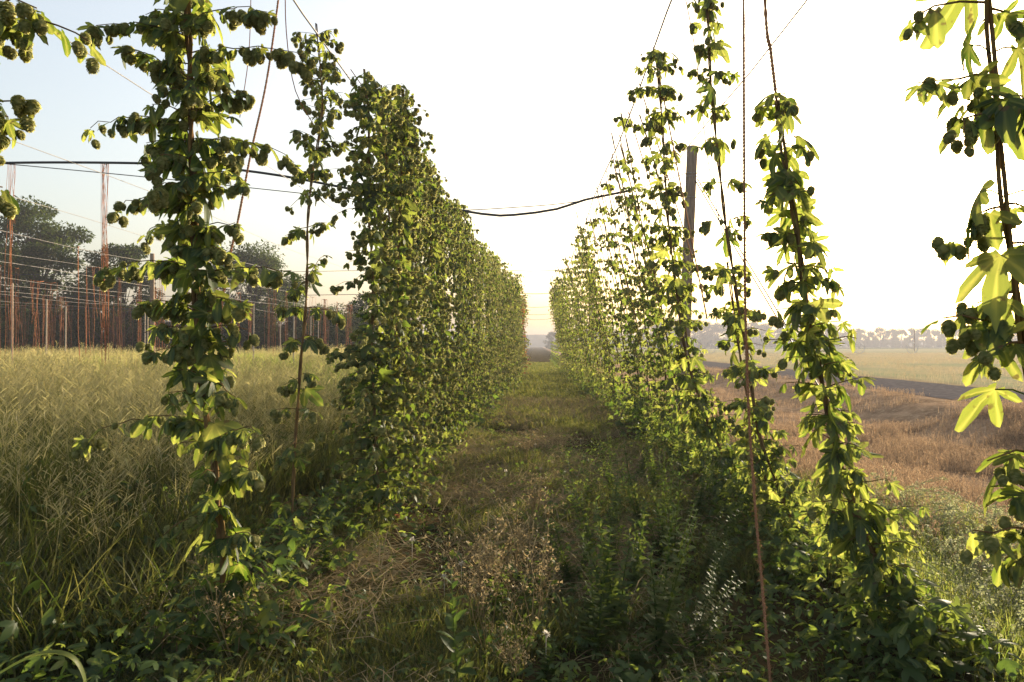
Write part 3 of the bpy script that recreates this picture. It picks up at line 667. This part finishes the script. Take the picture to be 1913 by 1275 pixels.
# ------------------------------------------------------------------ trees
def tree(name, H, Wd, nleaf, ls, trunk_r, seed_, mat='tree', base=.12, clumps=40, conifer=False):
    r_ = np.random.default_rng(seed_); root = empty(name, (0, 0, 0)); tk = MB(); cr = MB()
    tp = np.stack([r_.normal(0, .02 * H, 8) * np.linspace(0, 1, 8), r_.normal(0, .02 * H, 8) * np.linspace(0, 1, 8), np.linspace(-.2, H * .8, 8)], 1)
    tk.tube(tp, trunk_r * np.linspace(1.1, .2, 8), 8)
    P_, D_ = [], []
    if conifer:
        for k in range(nleaf):
            t = r_.random() ** .6; z = H * (1 - t * .94); rad = Wd * .5 * t * (.7 + .3 * math.sin(z * 5.)) * math.sqrt(r_.random()); a = r_.uniform(0, 6.28)
            P_.append([rad * math.cos(a), rad * math.sin(a), z]); D_.append([math.cos(a), math.sin(a), -.5])
        P_ = np.array(P_); D_ = np.array(D_)
    else:
        cc = []
        for k in range(clumps):
            h = r_.uniform(base, 1.0); env = math.sin(math.pi * min(1, (h - base) / (1 - base) * .80 + .17)) ** .6
            a = r_.uniform(0, 6.28); rad = Wd * .5 * env * r_.uniform(.25, 1.0) ** .6
            c = np.array([rad * math.cos(a), rad * math.sin(a), h * H]); sz = Wd * r_.uniform(.07, .16); cc.append((c, sz))
            k0 = tp[min(7, int(h * 7 * .75))]; tk.tube([k0, (k0 + c) / 2 + [0, 0, -.03 * H], c], [trunk_r * .28, trunk_r * .16, trunk_r * .05], 5)
        per = nleaf // clumps
        for c, sz in cc:
            q = r_.normal(0, 1, (per, 3)); q /= np.linalg.norm(q, axis=1)[:, None]; q *= sz * r_.random((per, 1)) ** .4 * np.array([1.15, 1.15, .75])
            P_.append(c + q); D_.append(q + r_.normal(0, .5, q.shape) * sz + [0, 0, -.3 * sz])
        P_ = np.concatenate(P_); D_ = np.concatenate(D_)
    s_ = ls * r_.uniform(.6, 1.3, len(P_))
    cr.inst(LEAFT if mat != 'far' else LEAFT, frames(D_) * s_[:, None, None], P_)
    tk.build('trunk', M['bark'], root, smooth=True); cr.build('crown', M[mat], root)
    return root
LEAFT = (np.array([[-.28, .35, 0], [0, 0, 0], [.28, .35, 0], [0, 1, -.12], [0, .4, .06]], float), np.array([[1, 4, 0], [1, 2, 4], [0, 4, 3], [4, 2, 3]]))
def put(o, x, y, label, cat, group=None, rz=0, k=1.):
    o.location = (x, y, float(gz(x, y)) - .03); o.rotation_euler = (0, 0, rz); o.scale = (k, k, k); return tag(o, label, cat, group)
tA = tree('broadleaf_tree', 13.2, 10, 38000, .27, .3, 1, base=.08, clumps=70)
put(tA, -42.5, 58, 'tall dark broadleaf tree behind the trellis at the left edge', 'tree')
tB = tree('broadleaf_tree', 10.2, 7, 24000, .26, .25, 2, base=.05, clumps=45)
put(tB, -36.6, 60, 'smaller round-topped tree right of the tallest one beyond the trellis', 'tree')
tC = tree('broadleaf_tree', 10.6, 11, 30000, .27, .25, 3, base=.03, clumps=60)
put(tC, -27.5, 66, 'broad hazy tree with domed crown beyond the orange twine, behind the big left vine', 'tree')
bA = [tree('leafy_shrub', 5.6, 7.5, 15000, .26, .12, 20 + k, base=.0, clumps=34) for k in range(3)]
n = 0
for x in np.arange(-56, -12, 3.4):
    o = bA[n] if n < 3 else copy_tree(bA[n % 3])
    put(o, x + U(-.8, .8), 64 + U(-3, 5), 'dark rounded shrub in the hedge line behind the stripped trellis', 'shrub', 'shrubs behind the stripped trellis', U(0, 6.28), U(.85, 1.2)); n += 1
# far hazy trees on the right
fT = [tree('distant_tree', 10, 10, 5000, .55, .3, 40 + k, 'far', base=.0, clumps=26) for k in range(3)]
cT = [tree('distant_conifer', 11, 5, 2600, .75, .25, 50 + k, 'far', conifer=True) for k in range(2)]
n = 0
for px in list(np.arange(1215, 1560, 21)) + list(np.arange(1565, 2060, 20)):
    y = U(335, 365); hh = (14.5 if px < 1330 else 12.5 if px < 1560 else 9.5) * U(.88, 1.08)
    o = fT[n] if n < 3 else copy_tree(fT[n % 3])
    put(o, (px - 1005) / 1275 * y, y, 'hazy broadleaf tree in the far tree line beyond the pale field', 'tree', 'hazy far tree line', U(0, 6.28), hh / 10); n += 1
for n, (px, pt) in enumerate(((1604, 614), (1622, 628), (1650, 626), (1670, 620), (1690, 632), (1712, 622), (1735, 615), (1755, 622), (1775, 620), (1545, 632), (1800, 612), (1850, 618))):
    y = 345; hh = EYE + (645 - pt) / 1275 * y
    o = cT[n] if n < 2 else copy_tree(cT[n % 2])
    put(o, (px - 1005) / 1275 * y, y, 'pointed hazy conifer standing above the far tree line', 'conifer', 'hazy conifers in the far tree line', U(0, 6.28), hh / 11)
for px in range(1030, 1215, 24):
    y = U(290, 320); put(copy_tree(fT[px % 3]), (px - 1005) / 1275 * y, y, 'hazy broadleaf tree in the far tree line beyond the pale field', 'tree', 'hazy far tree line', U(0, 6), .75)

# irrigation wheel line and pole in the pale field
root = empty('irrigation_wheel_line', (60, 108, gz(60, 108))); tag(root, 'thin wheeled irrigation pipe line crossing the pale field beyond the road', 'irrigation line')
base = np.array(root.location)
a0 = np.array([20., 118, 1.0]); a1 = np.array([112., 92., 1.25]); t = np.linspace(0, 1, 40)[:, None]
b = MB(); b.tube(a0 * (1 - t) + a1 * t, .055, 5); b.build('pipe', M['steel'], root, base, True)
for px in (1327, 1605, 1704, 1250, 1850):
    k = (px - 1005) / 1275; f = (k * a0[1] - a0[0]) / ((a1[0] - a0[0]) - k * (a1[1] - a0[1])); c = a0 + (a1 - a0) * f; c = c.copy(); c[2] = 1.0 + .25 * f
    b = MB(); a = np.linspace(0, 2 * np.pi, 25); b.tube(np.stack([c[0] + .85 * np.cos(a), c[1] + 0 * a, c[2] + .85 * np.sin(a)], 1), .045, 5)
    for q in range(8): b.tube([c, c + [.85 * math.cos(q * .785), 0, .85 * math.sin(q * .785)]], .018, 4)
    b.build('wheel', M['steel'], root, base)
post((1708 - 1005) / 1275 * 150, 150, EYE + 3.4, .11, 'thin pole standing alone in the pale field before the far conifers', name='field_pole', cat='pole')

# ------------------------------------------------------------------ grass and weeds
def blades(n, h, spread, w_, bend, seg, r_):
    m_ = MB()
    for q in range(n):
        a = r_.uniform(0, 6.28); hh = h * r_.uniform(.55, 1.1); o = np.array([r_.normal(0, spread), r_.normal(0, spread), 0]); dv = np.array([math.cos(a), math.sin(a), 0]); sd_ = np.array([-dv[1], dv[0], 0])
        bd = bend * r_.uniform(.3, 1.4); V_ = []
        for k in range(seg):
            t = k / seg; c = o + dv * hh * bd * t * t + [0, 0, hh * (t - .35 * bd * t * t)]; V_ += [c - sd_ * w_ * (1 - .6 * t), c + sd_ * w_ * (1 - .6 * t)]
        V_.append(o + dv * hh * bd + [0, 0, hh * (1 - .35 * bd)]); F_ = []
        for k in range(seg - 1): F_ += [[2*k, 2*k+1, 2*k+3], [2*k, 2*k+3, 2*k+2]]
        F_.append([2*seg-2, 2*seg-1, 2*seg]); m_.add(np.array(V_), np.array(F_))
    return m_.data()
def panicles(n, h, spread, r_, br=12, w_=.0022, droop=.5, seed_w=.006):
    m_ = MB()
    for q in range(n):
        a = r_.uniform(0, 6.28); hh = h * r_.uniform(.7, 1.1); o = np.array([r_.normal(0, spread), r_.normal(0, spread), 0]); dv = np.array([math.cos(a), math.sin(a), 0]); bd = r_.uniform(.05, .35)
        f = lambda t: o + dv * hh * bd * t * t + np.array([0, 0, hh * (t - .2 * bd * t * t)])
        sd_ = np.array([-dv[1], dv[0], 0]); p = [f(t) for t in (0, .5, 1)]
        m_.add(np.array([p[0] - sd_ * w_, p[0] + sd_ * w_, p[1] - sd_ * w_, p[1] + sd_ * w_, p[2]]), np.array([[0, 1, 3], [0, 3, 2], [2, 3, 4]]))
        for k in range(br):
            t = .68 + .32 * k / br; c = f(t); b_ = r_.uniform(0, 6.28); l = hh * .13 * (1.25 - (t - .68) * 2.6) * r_.uniform(.6, 1.2); e = c + np.array([math.cos(b_) * l * .5, math.sin(b_) * l * .5, l * (1.1 - droop)])
            s2 = np.array([-math.sin(b_), math.cos(b_), 0]); m_.add(np.array([c, e - s2 * seed_w * .4 - [0, 0, seed_w], e + s2 * seed_w * .4, e + (e - c) * .35 + [0, 0, -seed_w * 2]]), np.array([[0, 1, 2], [1, 3, 2]]))
    return m_.data()
def scatter(mb, T, pts, smin, smax, zs=None):
    n = len(pts); k = rng.integers(len(T), size=n)
    s_ = rng.uniform(smin, smax, n); Rm = rotz(rng.uniform(0, 6.28, n)) * s_[:, None, None]
    tilt = rng.normal(0, .12, (n, 2)); Rm[:, 0, 2] += tilt[:, 0] * s_; Rm[:, 1, 2] += tilt[:, 1] * s_
    if zs is not None: Rm[:, :, 2] *= zs[:, None]
    pos = np.column_stack([pts, gz(pts[:, 0], pts[:, 1]) - .01])
    for q in range(len(T)):
        m_ = k == q; mb.inst(T[q], Rm[m_], pos[m_])
def field(n, x0, x1, y0, y1, power=1.0, keep=None, inframe=True):
    y = y0 + (y1 - y0) * rng.random(n) ** power; x = rng.uniform(x0, x1, n); p = np.column_stack([x, y])
    if inframe:
        q = x / np.maximum(y, .3); m_ = (q > -.98) & (q < .90); p = p[m_]
    if keep is not None: p = p[keep(p[:, 0], p[:, 1])]
    return p
rr = np.random.default_rng(3)
# left meadow
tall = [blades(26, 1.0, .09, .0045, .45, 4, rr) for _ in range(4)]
tall_far = [blades(24, 1.05, .16, .008, .32, 3, rr) for _ in range(3)]
pan = [panicles(5, 1.15, .09, rr) for _ in range(5)]
pan_far = [panicles(7, 1.15, .18, rr, 9, .004, .30, .011) for _ in range(4)]
mg, ms, mt = MB(), MB(), MB()
edge = lambda x, y: x < -2.15 - .15 * np.sin(y * 1.3)
p = field(9000, -12, -2, 3.2, 12, .8, edge)
hfun = lambda p: (.55 + .45 * smooth01((-p[:, 0] - 1.8) / 2.0)) * (1 + .18 * noise2(p[:, 0], p[:, 1]))
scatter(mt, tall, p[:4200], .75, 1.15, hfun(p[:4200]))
pp = field(5200, -12, -2.3, 3.4, 12, .8, lambda x, y: (x < -2.5) & (noise2(x * .9, y * .7, 3) > -.45)); scatter(ms, pan, pp[:1300], .8, 1.2, hfun(pp[:1300]))
p = field(26000, -46, -2.3, 11, 52, .9, lambda x, y: x < -2.3); scatter(mg, tall_far, p[:14000], .85, 1.2, hfun(p[:14000]))
pp = field(30000, -46, -2.5, 11, 52, .9, lambda x, y: (x < -2.6) & (noise2(x * .5, y * .45, 3) > -.15)); scatter(ms, pan_far, pp[:4600], .92, 1.25, hfun(pp[:4600]))
bsh = [blades(22, .16, .06, .0028, .7, 2, np.random.default_rng(8)) for _ in range(4)]
p = field(4200, 2.0, 5.0, 2.3, 7.5, 1.0, lambda x, y: x < 4.2 + .4 * np.sin(y * 2)); scatter(mg, bsh, p, .6, 1.6)
tag(mt.build('tall_grass', M['turf']), 'tall grass coloured dark as if shaded at the near edge of the left meadow', 'grass', kind='stuff')  # shade put into the colour: darker path turf material instead of meadow blades
tag(mg.build('meadow_grass', M['grass']), 'tall green grass of the meadow left of the rows', 'grass', kind='stuff')
tag(ms.build('seed_grass', M['gold']), 'golden grass seed heads over the left meadow', 'grass', kind='stuff')
# path turf and straw
short = [blades(22, .13, .05, .0028, .7, 2, rr) for _ in range(5)]
short_far = [blades(18, .15, .09, .006, .6, 2, rr) for _ in range(3)]
def straw(n, r_, L_=.22, sp=.12):
    m_ = MB()
    for q in range(n):
        a = r_.uniform(0, 6.28); o = np.array([r_.normal(0, sp), r_.normal(0, sp), r_.uniform(.01, .07)]); dv = np.array([math.cos(a), math.sin(a), r_.normal(0, .22)]) * L_ * r_.uniform(.4, 1.2); s2 = np.array([-math.sin(a), math.cos(a), .3]) * .0022
        md = o + dv * .5 + [0, 0, r_.uniform(0, .03)]; m_.add(np.array([o - s2, o + s2, md - s2, md + s2, o + dv]), np.array([[0, 1, 3], [0, 3, 2], [2, 3, 4]]))
    return m_.data()
st_t = [straw(26, rr) for _ in range(4)]
tg, tsw = MB(), MB()
bare = lambda x, y: (((x + .92) / .34) ** 2 + ((y - 5.2) / .75) ** 2 < 1) | (((x - .75) / .35) ** 2 + ((y - 10.5) / 1.6) ** 2 < 1)
inpath = lambda x, y: (x > -2.4) & (x < 3.4) & ~bare(x, y)
p = field(26000, -2.4, 3.4, 2.2, 14, 1.1, inpath); p = p[noise2(p[:, 0] * 2.2, p[:, 1] * 1.7) > -.25]; hz = 1 + .9 * np.clip(noise2(p[:, 0] * 1.4, p[:, 1] * 1.2, 5), -.5, 1); scatter(tg, short, p, .6, 1.5, hz * .85)
p = field(9000, -2.4, 3.4, 13, 60, 1.2, inpath); scatter(tg, short_far, p, .7, 1.6)
p = field(9000, -2.0, 3.0, 2.2, 20, 1.1, lambda x, y: inpath(x, y) & (noise2(x * 1.7, y * 1.1, 8) > -.2) & ~((x > .7) & (y < 5.5))); scatter(tsw, st_t, p, .7, 1.4)
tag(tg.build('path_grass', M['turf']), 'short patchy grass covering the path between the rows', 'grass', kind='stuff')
tag(tsw.build('straw_litter', M['straw']), 'dry straw strewn over the path', 'straw', kind='stuff')
# dry brown bank
bt = [blades(14, .15, .08, .0026, .9, 2, rr) for _ in range(3)] + [straw(22, rr, .2, .14) for _ in range(2)] + [panicles(5, .24, .08, rr, 8, .0018, .3, .006) for _ in range(3)]
btf = [panicles(7, .24, .16, rr, 6, .004, .3, .011) for _ in range(4)]
bb = MB()
p = field(26000, 2.9, 11.4, 3.2, 16, .8, lambda x, y: (noise2(x * .8, y * .7, 2) > -.3)); scatter(bb, bt, p[:12000], .45, 1.2)
p = field(16000, 2.9, 11.3, 12, 70, 1.1, lambda x, y: noise2(x * 1.3, y * .9, 2) > -.3); scatter(bb, btf, p[:7000], .35, .9)
tag(bb.build('dry_grass', M['brown']), 'dry reddish-brown grass on the bank below the road', 'grass', kind='stuff')
bb = MB()
p = field(30000, 15.6, 90, 14, 118, .8, lambda x, y: noise2(x * .2, y * .16, 6) > -.25); scatter(bb, btf, p[:11000], .6, 1.25)
tag(bb.build('field_grass', M['stubble']), 'pale grass of the field beyond the road', 'grass', kind='stuff')
# leafy undergrowth at the foot of both rows
ug = Fol(); ub = MB()
def undergrow(n, x0, sx, y0, y1, hmax, ls, T):
    for _ in range(n):
        y = y0 + (y1 - y0) * rng.random() ** 1.4; x = x0 + rng.normal(0, sx); h = hmax * rng.random() * math.exp(-((x - x0) / (sx * 1.6)) ** 2)
        a = U(0, 6.28); ug.add(pick(T), np.array([x, y, float(gz(x, y)) + .02 + h]), nrm([math.cos(a), math.sin(a), U(-.6, .35)]), ls * U(.5, 1.25))
undergrow(1300, 1.72, .20, 2.9, 6.5, .42, .085, MID + OV)
undergrow(2800, 1.95, .24, 5.5, 13, .55, .085, MID + OV)
undergrow(2600, -1.55, .26, 3.2, 14, .40, .075, MID + OV)
undergrow(1500, -2.0, .5, 2.3, 5.5, .32, .06, MID + OV + [LAN])
undergrow(8000, .9, .95, 2.4, 10, .18, .045, MID + [LAN, LAN])
undergrow(5500, -.3, 1.2, 2.4, 12, .12, .04, MID + [LAN, LAN])
undergrow(2600, -3.5, 1.0, 2.7, 8.5, .75, .07, [LAN, BROAD] + MID)
undergrow(2500, 2.0, .35, 12, 40, .6, .13, LOW)
undergrow(2500, -1.5, .35, 12, 40, .5, .13, LOW)
tag(ug.into(ub).build('undergrowth', M['weed'], smooth=True), 'low leafy undergrowth along the foot of the hop rows', 'undergrowth', kind='stuff')
# individual weeds
def weed(seed_, H, n, ls, T, branches=3, mat='weed', up=.8):
    r_ = np.random.default_rng(seed_); root = empty('tall_weed', (0, 0, 0)); s_ = MB(); f = MB()
    for b_ in range(branches):
        a = r_.uniform(0, 6.28); ln = r_.uniform(.02, .16); hh = H * r_.uniform(.6, 1.05); t = np.linspace(0, 1, 8)[:, None]
        pts = np.array([math.cos(a), math.sin(a), 0]) * ln * hh * t ** 1.3 + np.array([0, 0, hh]) * t + r_.normal(0, .006, (8, 3)) * t; s_.tube(pts, .0035 - .002 * t[:, 0], 5)
        k = np.linspace(.08, 1, n); pp_ = np.stack([np.interp(k, t[:, 0], pts[:, q]) for q in range(3)], 1); az = np.arange(n) * 2.4 + r_.uniform(0, 6)
        d = np.stack([np.cos(az), np.sin(az), up * r_.uniform(.3, 1.3, n)], 1); sz = ls * (1.15 - .75 * k) * r_.uniform(.7, 1.2, n); f.inst(T, frames(d, d * [-1, -1, 1] + [0, 0, .6]) * sz[:, None, None], pp_)
    s_.build('stem', M['weed'], root); f.build('foliage', M[mat], root, smooth=True); return root
WGp = 'tall leafy weeds growing on the path'
wp = [weed(60, .85, 46, .065, LAN, 4), weed(61, .7, 40, .07, LAN, 3), weed(62, .95, 52, .06, LAN, 5), weed(63, .5, 26, .085, BROAD, 3)]
def lowpx(px, py):
    y = 1275 * EYE / (py - 645); return (px - 1005) / 1275 * y, y
wn = [0, 0, 0, 0]
def put_weed(q, px, py, label, k, group=WGp):
    x, y = lowpx(px, py); o = wp[q] if wn[q] == 0 else copy_tree(wp[q]); wn[q] += 1; put(o, x, y, label, 'weed', group, U(0, 6.28), k); o.rotation_euler = (rng.normal(0, .22), rng.normal(0, .22), o.rotation_euler[2]); o.scale = (k * U(.9, 1.5), k * U(.9, 1.5), k * U(.5, 1.05))
for px, py, q in ((1240, 1240, 1), (1165, 1320, 3), (1210, 1190, 0), (1130, 1150, 1), (1175, 1110, 0), (1110, 1240, 1), (1270, 1120, 2), (1300, 1180, 0), (1340, 1120, 2), (1350, 1030, 0), (1240, 1050, 2), (1205, 1010, 0), (1290, 990, 2),
                  (1310, 1090, 2), (1080, 1090, 1), (1050, 1010, 3), (1100, 960, 1), (1150, 980, 0), (1130, 1030, 0), (1010, 1300, 3), (1200, 1290, 3), (1090, 1190, 3), (930, 1150, 3), (1225, 930, 2), (1190, 900, 0), (1260, 900, 2)) + tuple((int(U(1060, 1330)), int(U(880, 1260)), int(rng.integers(3))) for _ in range(14)):
    put_weed(q, px + U(-6, 6), py, 'green leafy weed growing in the right half of the path near the right row', U(.75, 1.1))
for px, py, q in ((290, 1200, 3), (180, 1240, 3), (340, 1160, 3), (250, 1120, 3), (420, 1220, 3), (480, 1180, 3), (600, 1120, 3), (60, 1180, 3), (120, 1120, 1), (540, 1200, 3)):
    put_weed(q, px, py, 'broad-leaved weed in the shade at the foot of the big left vine', U(.6, .95), 'weeds under the left vines')
wt = weed(70, .78, 30, .10, BROAD, 1, up=1.4); x, y = lowpx(858, 1330); put(wt, x, y, 'single tall bright green weed with upright leaves standing at the front of the path', 'weed')
# dry stalks
def stalk(seed_, H):
    r_ = np.random.default_rng(seed_); m_ = MB()
    for q in range(6):
        a = r_.uniform(0, 6.28); l = r_.uniform(.05, .5); hh = H * r_.uniform(.6, 1.05); t = np.linspace(0, 1, 7)[:, None]
        pts = np.array([math.cos(a), math.sin(a), 0]) * l * hh * t + np.array([0, 0, hh]) * (t - .15 * t * t) + r_.normal(0, .012, (7, 3)) * t; m_.tube(pts, .0035 - .002 * t[:, 0], 4)
        for k in range(16):
            c = pts[r_.integers(3, 7)] + r_.normal(0, .01, 3); d = nrm([r_.normal(), r_.normal(), 1.0]) * r_.uniform(.05, .13); e = c + d; m_.tube([c, c + d * .6 + [0, 0, .01], e], .0012, 3)
            for z in range(5): 
                b_ = e + r_.normal(0, .014, 3); m_.add(np.array([b_, b_ + r_.normal(0, .009, 3), b_ + r_.normal(0, .009, 3)]), np.array([[0, 1, 2]]))
    return m_.build('dry_stalk', M['straw'])
ds = [stalk(80, .75), stalk(81, .6), stalk(82, .9)]
for n, (px, py) in enumerate(((930, 1120), (900, 1090), (1000, 1210), (880, 1190), (960, 1060), (910, 1240), (1000, 1000), (970, 1300), (1020, 930), (980, 880), (300, 1250), (440, 1290))):
    x, y = lowpx(px, py); o = ds[n] if n < 3 else ds[n % 3].copy()
    if n >= 3: col.objects.link(o)
    put(o, x, y, 'dry brown branching stalk with seed tufts standing on the path' if px > 500 else 'dry brown stalk below the big left vine', 'dry weed', 'dry stalks among the weeds', U(0, 6.28), U(.55, .9))
# silvery weeds at the lower right
def silver(seed_):
    r_ = np.random.default_rng(seed_); root = empty('silvery_weed', (0, 0, 0)); s_ = MB(); f = MB()
    for q in range(34):
        a = r_.uniform(0, 6.28); l = r_.uniform(.15, .6); h = r_.uniform(.12, .42); t = np.linspace(0, 1, 9)[:, None]
        pts = np.array([math.cos(a), math.sin(a), 0]) * l * t + np.array([0, 0, 1.]) * h * (2 * t - 1.15 * t * t) + r_.normal(0, .008, (9, 3)); s_.tube(pts, .0025, 4)
        n_ = 60; k = r_.uniform(.25, 1, n_); pp_ = np.stack([np.interp(k, t[:, 0], pts[:, c]) for c in range(3)], 1) + r_.normal(0, .010, (n_, 3)); f.inst(LEAFT, frames(r_.normal(0, 1, (n_, 3))) * r_.uniform(.008, .024, n_)[:, None, None], pp_)
    s_.build('stem', M['silver'], root); f.build('foliage', M['silver'], root); return root
sv = [silver(90), silver(91)]
n = 0
for px, py in ((1760, 1060), (1830, 1080), (1890, 1110), (1800, 1130), (1870, 1180), (1920, 1220), (1700, 1000), (1760, 990), (1840, 1010), (1900, 1030), (1950, 1150), (1660, 950), (1870, 1260), (1720, 950), (1800, 960), (1960, 1080)):
    x, y = lowpx(px, py); o = sv[n] if n < 2 else copy_tree(sv[n % 2]); n += 1
    put(o, x, y, 'sprawling silvery-green weed in sunlight right of the leafy vine', 'weed', 'silvery weeds at the lower right', U(0, 6.28), U(.7, 1.15))
# arching pale blade at the lower left corner
b = MB(); q = spline([P(-120, 1340, 2.5), P(-20, 1272, 2.5), P(45, 1234, 2.5), P(95, 1221, 2.52), P(135, 1231, 2.54), P(156, 1262, 2.56), P(163, 1310, 2.57)], .01); t = np.linspace(0, 1, len(q)); wd = .016 * np.sin(np.pi * (t * .9 + .08)) ** .6
A = q + np.stack([0 * t, wd, wd * .5], 1); B_ = q + np.stack([0 * t, -wd, wd * .5], 1); C_ = q - [0, 0, .002]; n = len(q); V = np.concatenate([A, C_, B_]); i = np.arange(n - 1)
b.add(V, np.concatenate([np.stack([i, i + 1, i + n + 1], 1), np.stack([i, i + n + 1, i + n], 1), np.stack([i + n, i + n + 1, i + 2 * n + 1], 1), np.stack([i + n, i + 2 * n + 1, i + 2 * n], 1)]))
tag(b.build('arching_blade', M['grass'], smooth=True), 'broad pale grass blade arching over at the lower left corner', 'grass blade')
# orange flower and seed puffs
def flower(px, py, s_, mat, name, label, cat, group=None, h=.06):
    x, y = lowpx(px, py); z = float(gz(x, y)); b_ = MB(); a = np.arange(14) * 2.4; el = np.linspace(-.2, 1.3, 14)
    d = np.stack([np.cos(a) * np.cos(el), np.sin(a) * np.cos(el), np.sin(el)], 1); b_.inst(BROAD, frames(d) * s_, np.tile([x, y, z + h], (14, 1))); b_.tube([[x, y, z - .02], [x, y, z + h]], .002, 4)
    tag(b_.build(name, mat, smooth=True), label, cat, group)
flower(742, 1010, .032, M['orange'], 'orange_flower', 'orange bloom on the ground at the foot of the dense left row', 'flower', h=.12)
for px, py in ((1000, 850), (945, 905), (1050, 860), (1032, 880), (960, 870), (1085, 835), (940, 830), (1010, 905), (1020, 1270), (862, 1110), (830, 1130), (770, 1075)):
    flower(px, py, .022, M['puff'], 'seed_puff', 'small pale seed puff on a stalk among the path weeds', 'seed head', 'pale seed puffs on the path', U(.08, .22))

# ------------------------------------------------------------------ haze
hm = bpy.data.materials.new('haze_air'); hm.use_nodes = True; n_ = hm.node_tree.nodes; n_.remove(n_['Principled BSDF'])
pv = n_.new('ShaderNodeVolumePrincipled'); pv.inputs['Color'].default_value = (.40, .41, .46, 1); pv.inputs['Density'].default_value = .0013; pv.inputs['Anisotropy'].default_value = .3
pv.inputs['Density Attribute'].default_value = ''
hm.node_tree.links.new(pv.outputs[0], n_['Material Output'].inputs['Volume'])
b = MB(); b.box((-505, -45, -1.6), (505, 645, 15.5)); tag(b.build('haze', hm), 'thin morning haze over the fields', 'haze', kind='stuff')
